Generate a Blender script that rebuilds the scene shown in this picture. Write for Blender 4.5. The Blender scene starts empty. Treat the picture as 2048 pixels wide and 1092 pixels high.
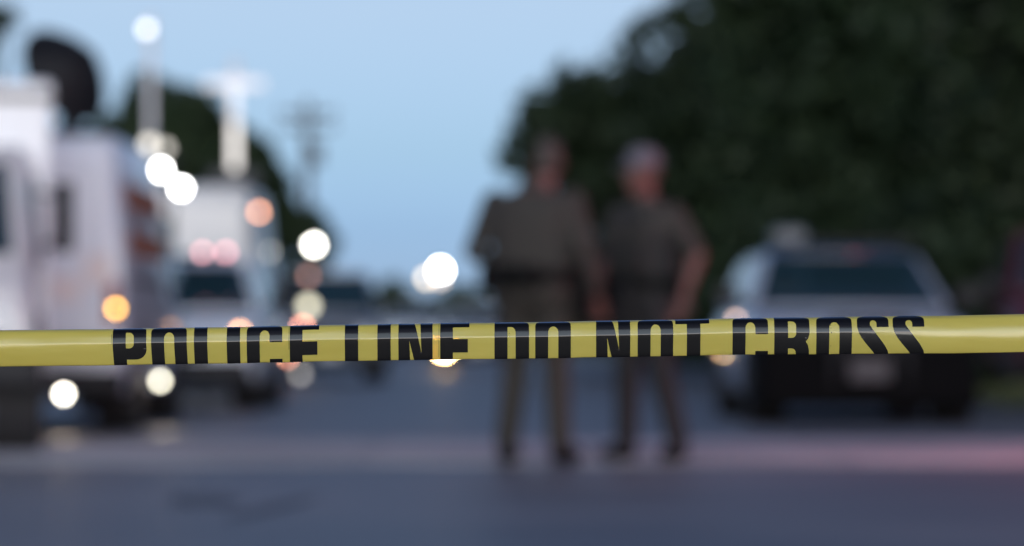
import bpy, bmesh, math, random
import numpy as np
from mathutils import Vector, Matrix, Euler
R = math.radians
PI = math.pi

# ------------------------------------------------------------------ camera, world, exposure
SC = bpy.context.scene
COL = SC.collection
F = 7680.0            # focal length in pixels of a 2048 px wide picture (135 mm on a 36 mm frame)
EYE = 0.74            # camera height
HZ = 670.0            # row of the horizon
EXPO = 0.0

cam_d = bpy.data.cameras.new('camera')
cam = bpy.data.objects.new('camera', cam_d); COL.objects.link(cam)
cam.location = (0, 0, EYE)
cam.rotation_euler = (R(90) + math.atan((HZ - 546) / F), 0, 0)
cam_d.sensor_width = 36; cam_d.lens = 135
cam_d.clip_start = 0.1; cam_d.clip_end = 6000
cam_d.dof.use_dof = True; cam_d.dof.focus_distance = 3.592; cam_d.dof.aperture_fstop = 4.75
SC.camera = cam

W = bpy.data.worlds.new('World'); SC.world = W; W.use_nodes = True
wn = W.node_tree.nodes; wl = W.node_tree.links; wn.clear()
wo = wn.new('ShaderNodeOutputWorld'); wb = wn.new('ShaderNodeBackground'); sk = wn.new('ShaderNodeTexSky')
sk.sky_type = 'NISHITA'; sk.sun_disc = False
sk.sun_elevation = R(20.0); sk.sun_rotation = R(180)
sk.air_density = 0.5; sk.dust_density = 1.2; sk.ozone_density = 2.0; sk.altitude = 0
wb.inputs['Strength'].default_value = 0.12
# dusk tint: the sky bluer towards the horizon, paler above it, the same all the way round
tcw = wn.new('ShaderNodeTexCoord'); sx = wn.new('ShaderNodeSeparateXYZ'); mrw = wn.new('ShaderNodeMapRange')
mrw.inputs[1].default_value = 0.0; mrw.inputs[2].default_value = 1.0
rw_ = wn.new('ShaderNodeValToRGB'); er = rw_.color_ramp.elements
for p_, c_ in ((0.0143, (0.95, 1.08, 1.36)), (0.0267, (0.82, 0.935, 1.15)), (0.048, (0.95, 0.98, 1.0)), (0.087, (1.36, 1.15, 1.0)), (0.35, (1.0, 1.02, 1.1))):
    e_ = er.new(p_); e_.color = (c_[0]/1.5, c_[1]/1.5, c_[2]/1.5, 1)
er.remove(er[0]); er.remove(er[len(er)-1])
mul = wn.new('ShaderNodeMix'); mul.data_type = 'RGBA'; mul.blend_type = 'MULTIPLY'; mul.inputs[0].default_value = 1.0
sc_ = wn.new('ShaderNodeVectorMath'); sc_.operation = 'SCALE'; sc_.inputs['Scale'].default_value = 1.5
wl.new(tcw.outputs['Generated'], sx.inputs[0]); wl.new(sx.outputs['Z'], mrw.inputs[0]); wl.new(mrw.outputs[0], rw_.inputs[0])
wl.new(sk.outputs[0], mul.inputs[6]); wl.new(rw_.outputs[0], mul.inputs[7]); wl.new(mul.outputs[2], sc_.inputs[0])
wl.new(sc_.outputs[0], wb.inputs[0]); wl.new(wb.outputs[0], wo.inputs[0])

sun_d = bpy.data.lights.new('sun', 'SUN'); sun = bpy.data.objects.new('sun', sun_d); COL.objects.link(sun)
sun_d.energy = 1.2; sun_d.angle = R(45); sun_d.color = (0.74, 0.89, 1.0)
sun.rotation_euler = (R(90 - 20), 0, 0)      # low, behind the camera (shines towards +Y)

SC.view_settings.view_transform = 'Standard'; SC.view_settings.look = 'None'
SC.view_settings.gamma = 1; SC.view_settings.use_curve_mapping = False
SC.view_settings.exposure = EXPO
SC.render.engine = 'CYCLES'
cy = SC.cycles
cy.use_denoising = True
try:
    cy.denoiser = 'OPENIMAGEDENOISE'; cy.denoising_input_passes = 'RGB_ALBEDO_NORMAL'; cy.denoising_prefilter = 'ACCURATE'
except Exception: pass
cy.use_adaptive_sampling = False
cy.max_bounces = 6; cy.transparent_max_bounces = 12
cy.sample_clamp_indirect = 4.0
cy.caustics_reflective = False; cy.caustics_refractive = False

def at(px, py, d):
    return Vector(((px - 1024) * d / F, d, EYE + (HZ - py) * d / F))

# ------------------------------------------------------------------ materials
MATS = {}
def nd(nt, t, **kw):
    n = nt.nodes.new(t)
    for k, v in kw.items():
        setattr(n, k, v)
    return n

def mat(name, col, rough=0.5, metal=0.0, var=0.12, scale=6.0, bump=0.0, bscale=60.0, spec=0.5, coat=0.0, col2=None, coords='Object'):
    m = bpy.data.materials.new(name); m.use_nodes = True; nt = m.node_tree
    b = nt.nodes['Principled BSDF']
    b.inputs['Roughness'].default_value = rough; b.inputs['Metallic'].default_value = metal
    b.inputs['Specular IOR Level'].default_value = spec
    b.inputs['Coat Weight'].default_value = coat; b.inputs['Coat Roughness'].default_value = 0.06
    tc = nd(nt, 'ShaderNodeTexCoord')
    no = nd(nt, 'ShaderNodeTexNoise'); no.inputs['Scale'].default_value = scale; no.inputs['Detail'].default_value = 5
    nt.links.new(tc.outputs[coords], no.inputs['Vector'])
    rp = nd(nt, 'ShaderNodeValToRGB')
    c2 = col2 if col2 else tuple(min(1, c * (1 + var)) for c in col)
    c1 = tuple(c * (1 - var) for c in col) if not col2 else col
    rp.color_ramp.elements[0].position = 0.3; rp.color_ramp.elements[1].position = 0.7
    rp.color_ramp.elements[0].color = (*c1, 1); rp.color_ramp.elements[1].color = (*c2, 1)
    nt.links.new(no.outputs['Fac'], rp.inputs[0]); nt.links.new(rp.outputs[0], b.inputs['Base Color'])
    mr = nd(nt, 'ShaderNodeMapRange'); mr.inputs[3].default_value = max(0.03, rough - 0.08); mr.inputs[4].default_value = min(1, rough + 0.08)
    nt.links.new(no.outputs['Fac'], mr.inputs[0]); nt.links.new(mr.outputs[0], b.inputs['Roughness'])
    if bump > 0:
        n2 = nd(nt, 'ShaderNodeTexNoise'); n2.inputs['Scale'].default_value = bscale; n2.inputs['Detail'].default_value = 4
        nt.links.new(tc.outputs[coords], n2.inputs['Vector'])
        bp = nd(nt, 'ShaderNodeBump'); bp.inputs['Strength'].default_value = bump; bp.inputs['Distance'].default_value = 0.01
        nt.links.new(n2.outputs['Fac'], bp.inputs['Height']); nt.links.new(bp.outputs[0], b.inputs['Normal'])
    MATS[name] = m
    return m

def glow(col, strength):
    key = 'glow_%s_%.2f' % ('_'.join('%.2f' % c for c in col), strength)
    if key in MATS: return MATS[key]
    m = bpy.data.materials.new(key); m.use_nodes = True; nt = m.node_tree
    b = nt.nodes['Principled BSDF']
    b.inputs['Base Color'].default_value = (0.4, 0.4, 0.4, 1)
    b.inputs['Emission Color'].default_value = (*col, 1); b.inputs['Emission Strength'].default_value = strength
    MATS[key] = m
    return m

mat('asphalt', (0.070, 0.071, 0.079), 0.47, var=0.0, col2=(0.165, 0.163, 0.174), scale=0.4, bump=0.5, bscale=45, spec=0.45, coords='Object')
mat('tar', (0.06, 0.061, 0.067), 0.55, scale=3, bump=0.4, bscale=60)
mat('concrete', (0.22, 0.205, 0.205), 0.7, col2=(0.58, 0.55, 0.56), scale=0.5, bump=0.5, bscale=40)
mat('kerb_concrete', (0.24, 0.235, 0.225), 0.8, scale=2, var=0.2, bump=0.4)
mat('turf', (0.045, 0.06, 0.022), 0.9, col2=(0.075, 0.085, 0.035), scale=2, bump=0.8, bscale=30)
mat('white_paint', (0.73, 0.76, 0.80), 0.3, var=0.04, scale=2, coat=0.5)
mat('cream_paint', (0.68, 0.67, 0.66), 0.38, var=0.05, scale=2, coat=0.3)
mat('grey_paint', (0.20, 0.21, 0.24), 0.3, metal=0.3, var=0.06, coat=0.6)
mat('black_paint', (0.012, 0.013, 0.016), 0.22, var=0.1, coat=0.8)
mat('silver_paint', (0.34, 0.37, 0.44), 0.3, metal=0.0, var=0.05, coat=0.7)
mat('red_paint', (0.09, 0.006, 0.014), 0.45, var=0.08, coat=0.2)
mat('orange_print', (0.45, 0.11, 0.03), 0.4, var=0.1)
mat('pink_reflection', (0.80, 0.70, 0.66), 0.4, var=0.05)  # pale pink of the reflection painted on the van's rear
mat('glass_dark', (0.012, 0.03, 0.04), 0.06, var=0.2, spec=0.8)
mat('rubber', (0.016, 0.016, 0.017), 0.75, var=0.15, bump=0.3)
mat('black_plastic', (0.016, 0.016, 0.018), 0.6, var=0.15, spec=0.3)
mat('nose_black', (0.004, 0.004, 0.0045), 0.8, var=0.15, spec=0.05)
mat('plate_shaded', (0.05, 0.048, 0.055), 0.6)  # number plate with the shade on it put into the colour
mat('roof_lens', (0.11, 0.13, 0.14), 0.4)
mat('alloy', (0.45, 0.45, 0.47), 0.35, metal=0.9, var=0.08)
mat('dark_metal', (0.03, 0.032, 0.037), 0.45, metal=0.4, var=0.2)
mat('dish_black', (0.010, 0.010, 0.012), 0.6, var=0.2, spec=0.2)
mat('lamp_housing', (0.12, 0.12, 0.125), 0.4, metal=0.6, var=0.1)
mat('mast_white', (0.82, 0.81, 0.83), 0.4, var=0.03)
mat('plate_white', (0.5, 0.5, 0.52), 0.4, var=0.04)
mat('lens_clear', (0.55, 0.57, 0.6), 0.12, var=0.05, spec=0.8)
mat('lens_red', (0.28, 0.012, 0.012), 0.15, var=0.05, spec=0.8)
mat('pole_wood', (0.09, 0.075, 0.065), 0.85, scale=4, var=0.3, bump=0.4)
mat('bark', (0.04, 0.032, 0.025), 0.9, scale=5, var=0.3, bump=0.8, bscale=18)
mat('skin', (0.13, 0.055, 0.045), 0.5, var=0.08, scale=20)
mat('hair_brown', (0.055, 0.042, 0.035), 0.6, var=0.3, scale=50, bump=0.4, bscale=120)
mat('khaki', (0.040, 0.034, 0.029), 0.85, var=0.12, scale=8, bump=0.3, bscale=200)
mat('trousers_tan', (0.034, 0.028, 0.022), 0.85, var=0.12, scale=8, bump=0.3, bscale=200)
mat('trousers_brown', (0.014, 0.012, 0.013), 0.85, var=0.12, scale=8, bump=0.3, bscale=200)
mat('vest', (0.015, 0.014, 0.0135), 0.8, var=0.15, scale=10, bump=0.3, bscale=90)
mat('leather', (0.005, 0.005, 0.005), 0.75, var=0.2, scale=20, spec=0.12)
mat('cap_cloth', (0.12, 0.11, 0.135), 0.8, var=0.1, scale=30)
mat('eye_white', (0.7, 0.68, 0.66), 0.3, var=0.02)

def leaf_mat(name, c1, c2):
    m = mat(name, c1, 0.6, col2=c2, scale=0.9, var=0, spec=0.3)
    nt = m.node_tree; b = nt.nodes['Principled BSDF']
    tr = nd(nt, 'ShaderNodeBsdfTranslucent'); tr.inputs[0].default_value = (*[c * 0.8 for c in c2], 1)
    mx = nd(nt, 'ShaderNodeMixShader'); mx.inputs[0].default_value = 0.2
    out = nt.nodes['Material Output']
    nt.links.new(b.outputs[0], mx.inputs[1]); nt.links.new(tr.outputs[0], mx.inputs[2]); nt.links.new(mx.outputs[0], out.inputs[0])
    return m
leaf_mat('leaf_dark', (0.015, 0.028, 0.012), (0.034, 0.054, 0.023))
leaf_mat('leaf_mid', (0.020, 0.038, 0.016), (0.042, 0.066, 0.028))
leaf_mat('grass', (0.05, 0.07, 0.025), (0.10, 0.11, 0.045))

def tape_mat():
    m = bpy.data.materials.new('tape_film'); m.use_nodes = True; nt = m.node_tree
    b = nt.nodes['Principled BSDF']; out = nt.nodes['Material Output']
    tc = nd(nt, 'ShaderNodeTexCoord'); no = nd(nt, 'ShaderNodeTexNoise')
    mp = nd(nt, 'ShaderNodeMapping'); mp.inputs['Scale'].default_value = (0.25, 1, 1)
    no.inputs['Scale'].default_value = 55; no.inputs['Detail'].default_value = 4
    nt.links.new(tc.outputs['Object'], mp.inputs[0]); nt.links.new(mp.outputs[0], no.inputs['Vector'])
    rp = nd(nt, 'ShaderNodeValToRGB')
    rp.color_ramp.elements[0].position = 0.3; rp.color_ramp.elements[1].position = 0.75
    rp.color_ramp.elements[0].color = (0.66, 0.57, 0.11, 1); rp.color_ramp.elements[1].color = (0.73, 0.64, 0.14, 1)
    nt.links.new(no.outputs['Fac'], rp.inputs[0]); nt.links.new(rp.outputs[0], b.inputs['Base Color'])
    b.inputs['Roughness'].default_value = 0.2; b.inputs['Specular IOR Level'].default_value = 0.85
    n2 = nd(nt, 'ShaderNodeTexNoise'); n2.inputs['Scale'].default_value = 900
    nt.links.new(tc.outputs['Object'], n2.inputs['Vector'])
    n3 = nd(nt, 'ShaderNodeTexNoise'); n3.inputs['Scale'].default_value = 35; n3.inputs['Detail'].default_value = 2
    nt.links.new(mp.outputs[0], n3.inputs['Vector'])
    b1 = nd(nt, 'ShaderNodeBump'); b1.inputs['Strength'].default_value = 0.12; b1.inputs['Distance'].default_value = 0.0006
    b2 = nd(nt, 'ShaderNodeBump'); b2.inputs['Strength'].default_value = 0.35; b2.inputs['Distance'].default_value = 0.004
    nt.links.new(n2.outputs['Fac'], b1.inputs['Height']); nt.links.new(n3.outputs['Fac'], b2.inputs['Height'])
    nt.links.new(b2.outputs[0], b1.inputs['Normal']); nt.links.new(b1.outputs[0], b.inputs['Normal'])
    tl = nd(nt, 'ShaderNodeBsdfTranslucent'); tl.inputs[0].default_value = (0.8, 0.55, 0.07, 1)
    tp = nd(nt, 'ShaderNodeBsdfTransparent'); tp.inputs[0].default_value = (1.0, 0.55, 0.16, 1)
    m1 = nd(nt, 'ShaderNodeMixShader'); m1.inputs[0].default_value = 0.22
    m2 = nd(nt, 'ShaderNodeMixShader'); m2.inputs[0].default_value = 0.085
    nt.links.new(b.outputs[0], m1.inputs[1]); nt.links.new(tl.outputs[0], m1.inputs[2])
    nt.links.new(m1.outputs[0], m2.inputs[1]); nt.links.new(tp.outputs[0], m2.inputs[2])
    nt.links.new(m2.outputs[0], out.inputs[0])
    MATS['tape_film'] = m
    k = bpy.data.materials.new('tape_ink'); k.use_nodes = True; nt = k.node_tree
    b = nt.nodes['Principled BSDF']; out = nt.nodes['Material Output']
    tc = nd(nt, 'ShaderNodeTexCoord'); n3 = nd(nt, 'ShaderNodeTexNoise'); n3.inputs['Scale'].default_value = 300
    nt.links.new(tc.outputs['Object'], n3.inputs['Vector'])
    rp = nd(nt, 'ShaderNodeValToRGB'); rp.color_ramp.elements[0].color = (0.003, 0.0026, 0.0024, 1); rp.color_ramp.elements[1].color = (0.006, 0.005, 0.0045, 1)
    nt.links.new(n3.outputs['Fac'], rp.inputs[0]); nt.links.new(rp.outputs[0], b.inputs['Base Color'])
    b.inputs['Roughness'].default_value = 0.12; b.inputs['Specular IOR Level'].default_value = 0.5
    tp = nd(nt, 'ShaderNodeBsdfTransparent'); tp.inputs[0].default_value = (0.9, 0.2, 0.05, 1)
    m2 = nd(nt, 'ShaderNodeMixShader'); m2.inputs[0].default_value = 0.0
    nt.links.new(b.outputs[0], m2.inputs[1]); nt.links.new(tp.outputs[0], m2.inputs[2]); nt.links.new(m2.outputs[0], out.inputs[0])
    MATS['tape_ink'] = k
tape_mat()

# ------------------------------------------------------------------ object helpers
def link(name, bm_or_me, m=None, parent=None, smooth=False, bevel=0, segs=2):
    if isinstance(bm_or_me, bmesh.types.BMesh):
        me = bpy.data.meshes.new(name)
        bmesh.ops.recalc_face_normals(bm_or_me, faces=bm_or_me.faces)
        bm_or_me.to_mesh(me); bm_or_me.free()
    else:
        me = bm_or_me
    if m and not me.materials: me.materials.append(MATS[m] if isinstance(m, str) else m)
    o = bpy.data.objects.new(name, me); COL.objects.link(o)
    if parent is not None: o.parent = parent
    if bevel > 0:
        bv = o.modifiers.new('bevel', 'BEVEL'); bv.width = bevel; bv.segments = segs; bv.limit_method = 'ANGLE'; bv.angle_limit = R(25)
        smooth = True
    if smooth:
        me.polygons.foreach_set('use_smooth', [True] * len(me.polygons))
        try: me.set_sharp_from_angle(angle=R(45))
        except Exception: pass
    return o

def tag(o, label, cat, group=None):
    o['label'] = label; o['category'] = cat
    if group: o['group'] = group
    return o
def struct(o): o['kind'] = 'structure'; return o
def thing(name, label, cat, loc, rz=0, group=None):
    o = bpy.data.objects.new(name, None); COL.objects.link(o); o.location = loc; o.rotation_euler = (0, 0, rz)
    o.empty_display_size = 0.2
    return tag(o, label, cat, group)
def BM(): return bmesh.new()

def box(bm, lo, hi):
    (x0, y0, z0), (x1, y1, z1) = lo, hi
    v = [bm.verts.new(p) for p in ((x0,y0,z0),(x1,y0,z0),(x1,y1,z0),(x0,y1,z0),(x0,y0,z1),(x1,y0,z1),(x1,y1,z1),(x0,y1,z1))]
    for f in ((0,3,2,1),(4,5,6,7),(0,1,5,4),(1,2,6,5),(2,3,7,6),(3,0,4,7)): bm.faces.new([v[i] for i in f])
def hexa(bm, pts):
    v = [bm.verts.new(p) for p in pts]
    for f in ((0,3,2,1),(4,5,6,7),(0,1,5,4),(1,2,6,5),(2,3,7,6),(3,0,4,7)): bm.faces.new([v[i] for i in f])
def loft(bm, rings, cap=True):
    vs = [[bm.verts.new(p) for p in r] for r in rings]
    n = len(vs[0])
    for a, b in zip(vs[:-1], vs[1:]):
        for i in range(n): bm.faces.new((a[i], a[(i+1) % n], b[(i+1) % n], b[i]))
    if cap: bm.faces.new(vs[0][::-1]); bm.faces.new(vs[-1])
def frame(d):
    d = Vector(d).normalized(); up = Vector((0,0,1)) if abs(d.z) < 0.95 else Vector((0,1,0))
    a = d.cross(up).normalized(); b = a.cross(d).normalized()
    return a, b, d
def tube(bm, pts, radii, n=10):
    pts = [Vector(p) for p in pts]
    if not hasattr(radii, '__len__'): radii = [radii] * len(pts)
    rings = []
    for i, p in enumerate(pts):
        t = pts[min(i+1, len(pts)-1)] - pts[max(i-1, 0)]
        a, b, _ = frame(t)
        rings.append([p + (a * math.cos(2*PI*k/n) + b * math.sin(2*PI*k/n)) * radii[i] for k in range(n)])
    loft(bm, rings)
def lathe(bm, prof, origin, axis, n=20):
    a, b, d = frame(axis); o = Vector(origin)
    rings = [[o + d*h + (a*math.cos(2*PI*k/n) + b*math.sin(2*PI*k/n)) * max(r, 1e-4) for k in range(n)] for r, h in prof]
    loft(bm, rings)
def ball(bm, c, rad, rot=None, seg=14, rng=9):
    M = Matrix.Translation(Vector(c)) @ (rot.to_4x4() if rot else Matrix.Identity(4)) @ Matrix.Diagonal((*rad, 1))
    bmesh.ops.create_uvsphere(bm, u_segments=seg, v_segments=rng, radius=1, matrix=M)
def capsule(bm, p0, p1, r0, r1, n=12):
    p0 = Vector(p0); p1 = Vector(p1); a, b, d = frame(p1 - p0); rings = []
    for k in range(5):
        t = R(-80 + 20*k); rings.append((p0 + d*math.sin(t)*r0, r0*math.cos(t)))
    for k in range(5):
        t = R(0 + 20*k); rings.append((p1 + d*math.sin(t)*r1, r1*math.cos(t)))
    loft(bm, [[c + (a*math.cos(2*PI*i/n) + b*math.sin(2*PI*i/n))*r for i in range(n)] for c, r in rings])
def ellipse_loft(bm, secs, n=20, p=2.4):
    rings = []
    for z, cx, cyy, rx, ry in secs:
        ring = []
        for k in range(n):
            c, s = math.cos(2*PI*k/n), math.sin(2*PI*k/n)
            ring.append((cx + rx*math.copysign(abs(c)**(2/p), c), cyy + ry*math.copysign(abs(s)**(2/p), s), z))
        rings.append(ring)
    loft(bm, rings)
def remesh(o, voxel, it=4):
    r = o.modifiers.new('remesh', 'REMESH'); r.mode = 'VOXEL'; r.voxel_size = voxel; r.use_smooth_shade = True
    s = o.modifiers.new('smooth', 'SMOOTH'); s.factor = 0.5; s.iterations = it

# ------------------------------------------------------------------ setting: ground, road, kerbs
def bend(d):
    return 0.0 if d < 50 else -2.2 * ((d - 50) / 50.0) ** 2 if d < 150 else -8.8 - 0.176 * (d - 150)
RL, RR = -5.3, 5.3
def strip(name, xl, xr, z, ys, m, thick=0.0, parent=None):
    bm = BM()
    if thick:
        loft(bm, [[(bend(y)+xl, y, z-thick), (bend(y)+xr, y, z-thick), (bend(y)+xr, y, z), (bend(y)+xl, y, z)] for y in ys])
    else:
        vs = [[bm.verts.new((bend(y)+x, y, z)) for x in (xl, xr)] for y in ys]
        for a, b in zip(vs[:-1], vs[1:]): bm.faces.new((a[0], a[1], b[1], b[0]))
    return link(name, bm, m, parent)
ys = [-20, 0, 20, 40, 50, 60, 70, 80, 90, 100, 110, 120, 130, 140, 150, 200, 300]
bm = BM(); v = [bm.verts.new(p) for p in ((-2500,-600,0),(2500,-600,0),(2500,4500,0),(-2500,4500,0))]; bm.faces.new(v)
struct(link('ground', bm, 'turf'))
road = struct(strip('road', RL, RR, 0.004, ys, 'asphalt'))
struct(strip('kerb', RR, RR + 0.16, 0.13, ys, 'kerb_concrete', 0.13))
struct(strip('kerb', RL - 0.16, RL, 0.13, ys, 'kerb_concrete', 0.13))
struct(strip('verge', RR + 0.16, RR + 9, 0.11, ys, 'turf', 0.1))
struct(strip('verge', RL - 9, RL - 0.16, 0.11, ys, 'turf', 0.1))
# pale concrete strip across the road, cast in slabs with open joints
random.seed(4)
xs = [RL, -3.7, -2.3, -0.9, 0.55, 1.95, 3.3, 4.4, RR]
for i in range(len(xs) - 1):
    j = random.uniform(-0.08, 0.08)
    bm = BM(); box(bm, (xs[i] + 0.012, 21.9 + j, 0.0045), (xs[i+1] - 0.012, 26.6 + j, 0.012 + random.uniform(0, 0.003)))
    link('concrete_slab', bm, 'concrete', road)
# dark tar patches in the near asphalt
def patch(c, rx, ry, seed, rot=0.0):
    random.seed(seed); bm = BM(); n = 18; vs = []
    for k in range(n):
        t = 2*PI*k/n; r = random.uniform(0.75, 1.1)
        x, y = rx*r*math.cos(t), ry*r*math.sin(t)
        vs.append(bm.verts.new((c[0] + x*math.cos(rot) - y*math.sin(rot), c[1] + x*math.sin(rot) + y*math.cos(rot), 0.0085)))
    bm.faces.new(vs); link('tar_patch', bm, 'tar', road)
patch((-1.38, 17.1), 0.17, 0.75, 1, 0.1); patch((-1.02, 16.4), 0.07, 1.1, 2, -0.12)

# ------------------------------------------------------------------ vegetation
def leaves(name, blobs, n, size, m, parent=None, seed=0, shell=0.55):
    if n >= 3000: n = int(n*1.8); size *= 0.72
    rng = np.random.default_rng(seed)
    vols = np.array([b[3]*b[4]*b[5] for b in blobs]) ** 0.75; pick = rng.choice(len(blobs), n, p=vols/vols.sum())
    B = np.array(blobs)[pick]
    d = rng.normal(size=(n, 3)); d /= np.linalg.norm(d, axis=1)[:, None]
    rr = shell + (1 - shell) * rng.random(n) ** 0.6
    rr *= 1 + 0.12 * np.sin(5*d[:, 0] + 3*d[:, 2] + B[:, 0]) + 0.10*np.sin(9*d[:, 2] - 7*d[:, 1])
    c = B[:, :3] + d * rr[:, None] * B[:, 3:6]
    c[:, 2] = np.maximum(c[:, 2], 0.15)
    u = rng.normal(size=(n, 3)); u /= np.linalg.norm(u, axis=1)[:, None]
    w = np.cross(u, rng.normal(size=(n, 3))); w /= np.linalg.norm(w, axis=1)[:, None]
    s = size * rng.uniform(0.6, 1.4, n)[:, None]
    V = np.stack([c - u*s, c + w*s*0.42, c + u*s, c - w*s*0.42], 1).reshape(-1, 3)
    me = bpy.data.meshes.new(name)
    me.vertices.add(4*n); me.vertices.foreach_set('co', V.astype(np.float32).ravel())
    me.loops.add(4*n); me.loops.foreach_set('vertex_index', np.arange(4*n, dtype=np.int32))
    me.polygons.add(n); me.polygons.foreach_set('loop_start', np.arange(0, 4*n, 4, dtype=np.int32))
    me.polygons.foreach_set('loop_total', np.full(n, 4, dtype=np.int32))
    me.update(calc_edges=True)
    return link(name, me, m, parent)

def tree(label, x, y, blobs, n, size=0.2, m='leaf_dark', trunk_h=2.2, trunk_r=0.22, seed=0, group=None, name='leafy_tree', cat='tree', z0=0.1):
    t = thing(name, label, cat, (x, y, z0), 0, group)
    random.seed(seed)
    local = [(b[0]-x, b[1]-y, b[2]-z0, b[3], b[4], b[5]) for b in blobs]
    bm = BM(); h = trunk_h
    tube(bm, [(0,0,-0.1), (0.03,0,0.25), (0.05,0.03,h*0.6), (0.0,0.05,h)], [trunk_r*1.5, trunk_r*1.1, trunk_r, trunk_r*0.8], 10)
    for b in local:
        e = Vector(b[:3]); s = Vector((0, 0.05, h*random.uniform(0.75, 0.98)))
        mid = (s+e)/2 + Vector((random.uniform(-.2,.2), random.uniform(-.2,.2), 0.25))
        tube(bm, [s, mid, e], [trunk_r*0.55, trunk_r*0.35, trunk_r*0.12], 7)
    link('trunk', bm, 'bark', t, smooth=True)
    leaves('crown', local, n, size, m, t, seed)
    return t
def clump(cx, cy, cz, rx, ry, rz, k, seed):
    random.seed(seed); out = [(cx, cy, cz, rx*0.72, ry*0.72, rz*0.72)]
    for i in range(k):
        t = 2*PI*i/k + random.uniform(-.3,.3); e = random.uniform(-0.7, 0.9)
        f = math.sqrt(max(0.05, 1 - e*e)); q = random.uniform(0.28, 0.42)
        out.append((cx + rx*0.68*f*math.cos(t), cy + ry*0.68*f*math.sin(t), cz + rz*0.66*e, rx*q, ry*q, rz*q))
    return out
G = 'trees along the right verge'
tree('dark tree with the branch tips reaching farthest left over the officers', 5.0, 74, clump(4.7, 74, 4.0, 4.35, 4.2, 3.7, 13, 11) + [(1.0,73,4.5,1.0,1.0,1.0),(1.45,73,5.2,0.85,0.9,0.8),(0.55,73,4.75,0.6,.7,.55),(0.2,73,4.15,0.5,.6,.45),(0.8,73,3.5,0.75,.7,.7),(4,73,1.6,3.2,2.5,1.6)], 16000, 0.24, seed=21, group=G, trunk_h=2.5)
tree('tall dark tree standing behind the silver car, over its roof', 6.4, 56, clump(6.2, 56, 4.6, 3.9, 3.4, 3.9, 13, 12) + [(5.6,55,1.7,3,2,1.7)], 16000, 0.2, 'leaf_mid', seed=22, group=G)
tree('dark tree at the right edge above the red vehicle', 7.4, 44, clump(7.3, 44, 3.9, 3.2, 3.0, 3.6, 12, 13) + [(7,43.5,1.3,2.6,1.8,1.4)], 14000, 0.18, seed=23, group=G)
tree('low dark bush spreading behind the officer in the pale cap', 3.6, 92, clump(3.8, 92, 1.6, 3.0, 2.4, 1.9, 9, 14), 9000, 0.2, 'leaf_mid', seed=24, trunk_h=0.8, trunk_r=0.1, name='bush', cat='bush')
tree('dark bush on the verge behind the silver parked car', 6.0, 49, clump(6.1, 49, 1.2, 2.5, 1.6, 1.4, 8, 15), 7000, 0.16, 'leaf_dark', seed=25, trunk_h=0.6, trunk_r=0.08, name='bush', cat='bush')
tree('highest dark tree rising out of the top right of the picture', 9.5, 66, clump(9.2, 66, 7.5, 5.0, 4.2, 4.6, 13, 16), 15000, 0.24, 'leaf_mid', seed=26, group=G, trunk_h=4.5, trunk_r=0.3)
GL = 'trees behind the parked vans'
tree('dark green tree behind the floodlight mast, left of the white T-shaped mast', -6.4, 64, clump(-5.7, 64, 3.75, 1.6, 1.6, 1.75, 9, 31), 7000, 0.16, 'leaf_mid', seed=31, group=GL)
tree('smaller round tree right of the white T-shaped mast', -5.2, 68, clump(-4.75, 68, 3.15, 1.15, 1.2, 1.45, 8, 32) + [(-3.9,68,2.2,.75,.8,.85)], 6000, 0.16, 'leaf_mid', seed=32, group=GL)
tree('sparse tree just showing in the top left corner', -9.6, 70, clump(-9.75, 70, 6.45, 0.75, 0.8, 0.55, 6, 33), 500, 0.13, 'leaf_mid', seed=33, trunk_h=4.2, group=GL)
random.seed(8)
desc = ['leftmost low tree on the skyline at the end of the street', 'low skyline tree under the left of the distant floodlights', 'low skyline tree right below the distant floodlights', 'low skyline tree just right of the distant floodlights', 'skyline tree right beside the bareheaded officer', 'skyline tree mostly hidden behind the bareheaded officer']
for i, px in enumerate((775, 825, 872, 915, 965, 1040)):
    d = 190 + random.uniform(-12, 12); x = (px-1024)*d/F; hh = random.uniform(1.5, 1.85)
    tree(desc[i], x, d, clump(x, d, hh, 1.25, 1.5, hh*0.95, 6, 40+i), 1800, 0.26, 'leaf_mid', trunk_h=0.9, trunk_r=0.12, seed=50+i, group='low trees on the skyline', z0=0)
# rough grass on the right verge
rng = np.random.default_rng(5)
leaves('grass', [(6.6, 40, 0.12, 2.2, 10, 0.12)], 9000, 0.09, 'grass', seed=77, shell=0.0)
g = bpy.data.objects['grass']; g['kind'] = 'stuff'; g['label'] = 'rough pale grass on the right verge'; g['category'] = 'grass'

# ------------------------------------------------------------------ lamps
def lens_lamp(parent, p, d, target, col, q=0.22, facing=(0,-1,0), name='lamp', housing=True, lens_name='lens'):
    """lamp at parent-local point p; its glass has radius q of the blur circle at distance d"""
    r = q * 29.0 * d / F
    bm = BM(); f = Vector(facing).normalized()
    lathe(bm, [(r*1.2, -0.05-r*0.3), (r*1.28, 0.0), (r*1.22, 0.006), (r*1.05, 0.004)], p, f, 16)
    h = link(name, bm, 'lamp_housing', parent, smooth=True)
    bm = BM(); lathe(bm, [(r, 0.006), (r*0.98, 0.006 + r*0.16), (r*0.7, 0.006 + r*0.3), (0.001, 0.006 + r*0.36)], p, f, 16)
    link(lens_name, bm, glow(col, target / (q*q) / 2**EXPO), h, smooth=True)
    return h

WARM = (1.0, 0.93, 0.80); WHITE = (1.0, 0.99, 0.97); AMBER = (1.0, 0.50, 0.07); SALMON = (1.0, 0.36, 0.22); PALE = (0.95, 0.90, 0.72)

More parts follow.
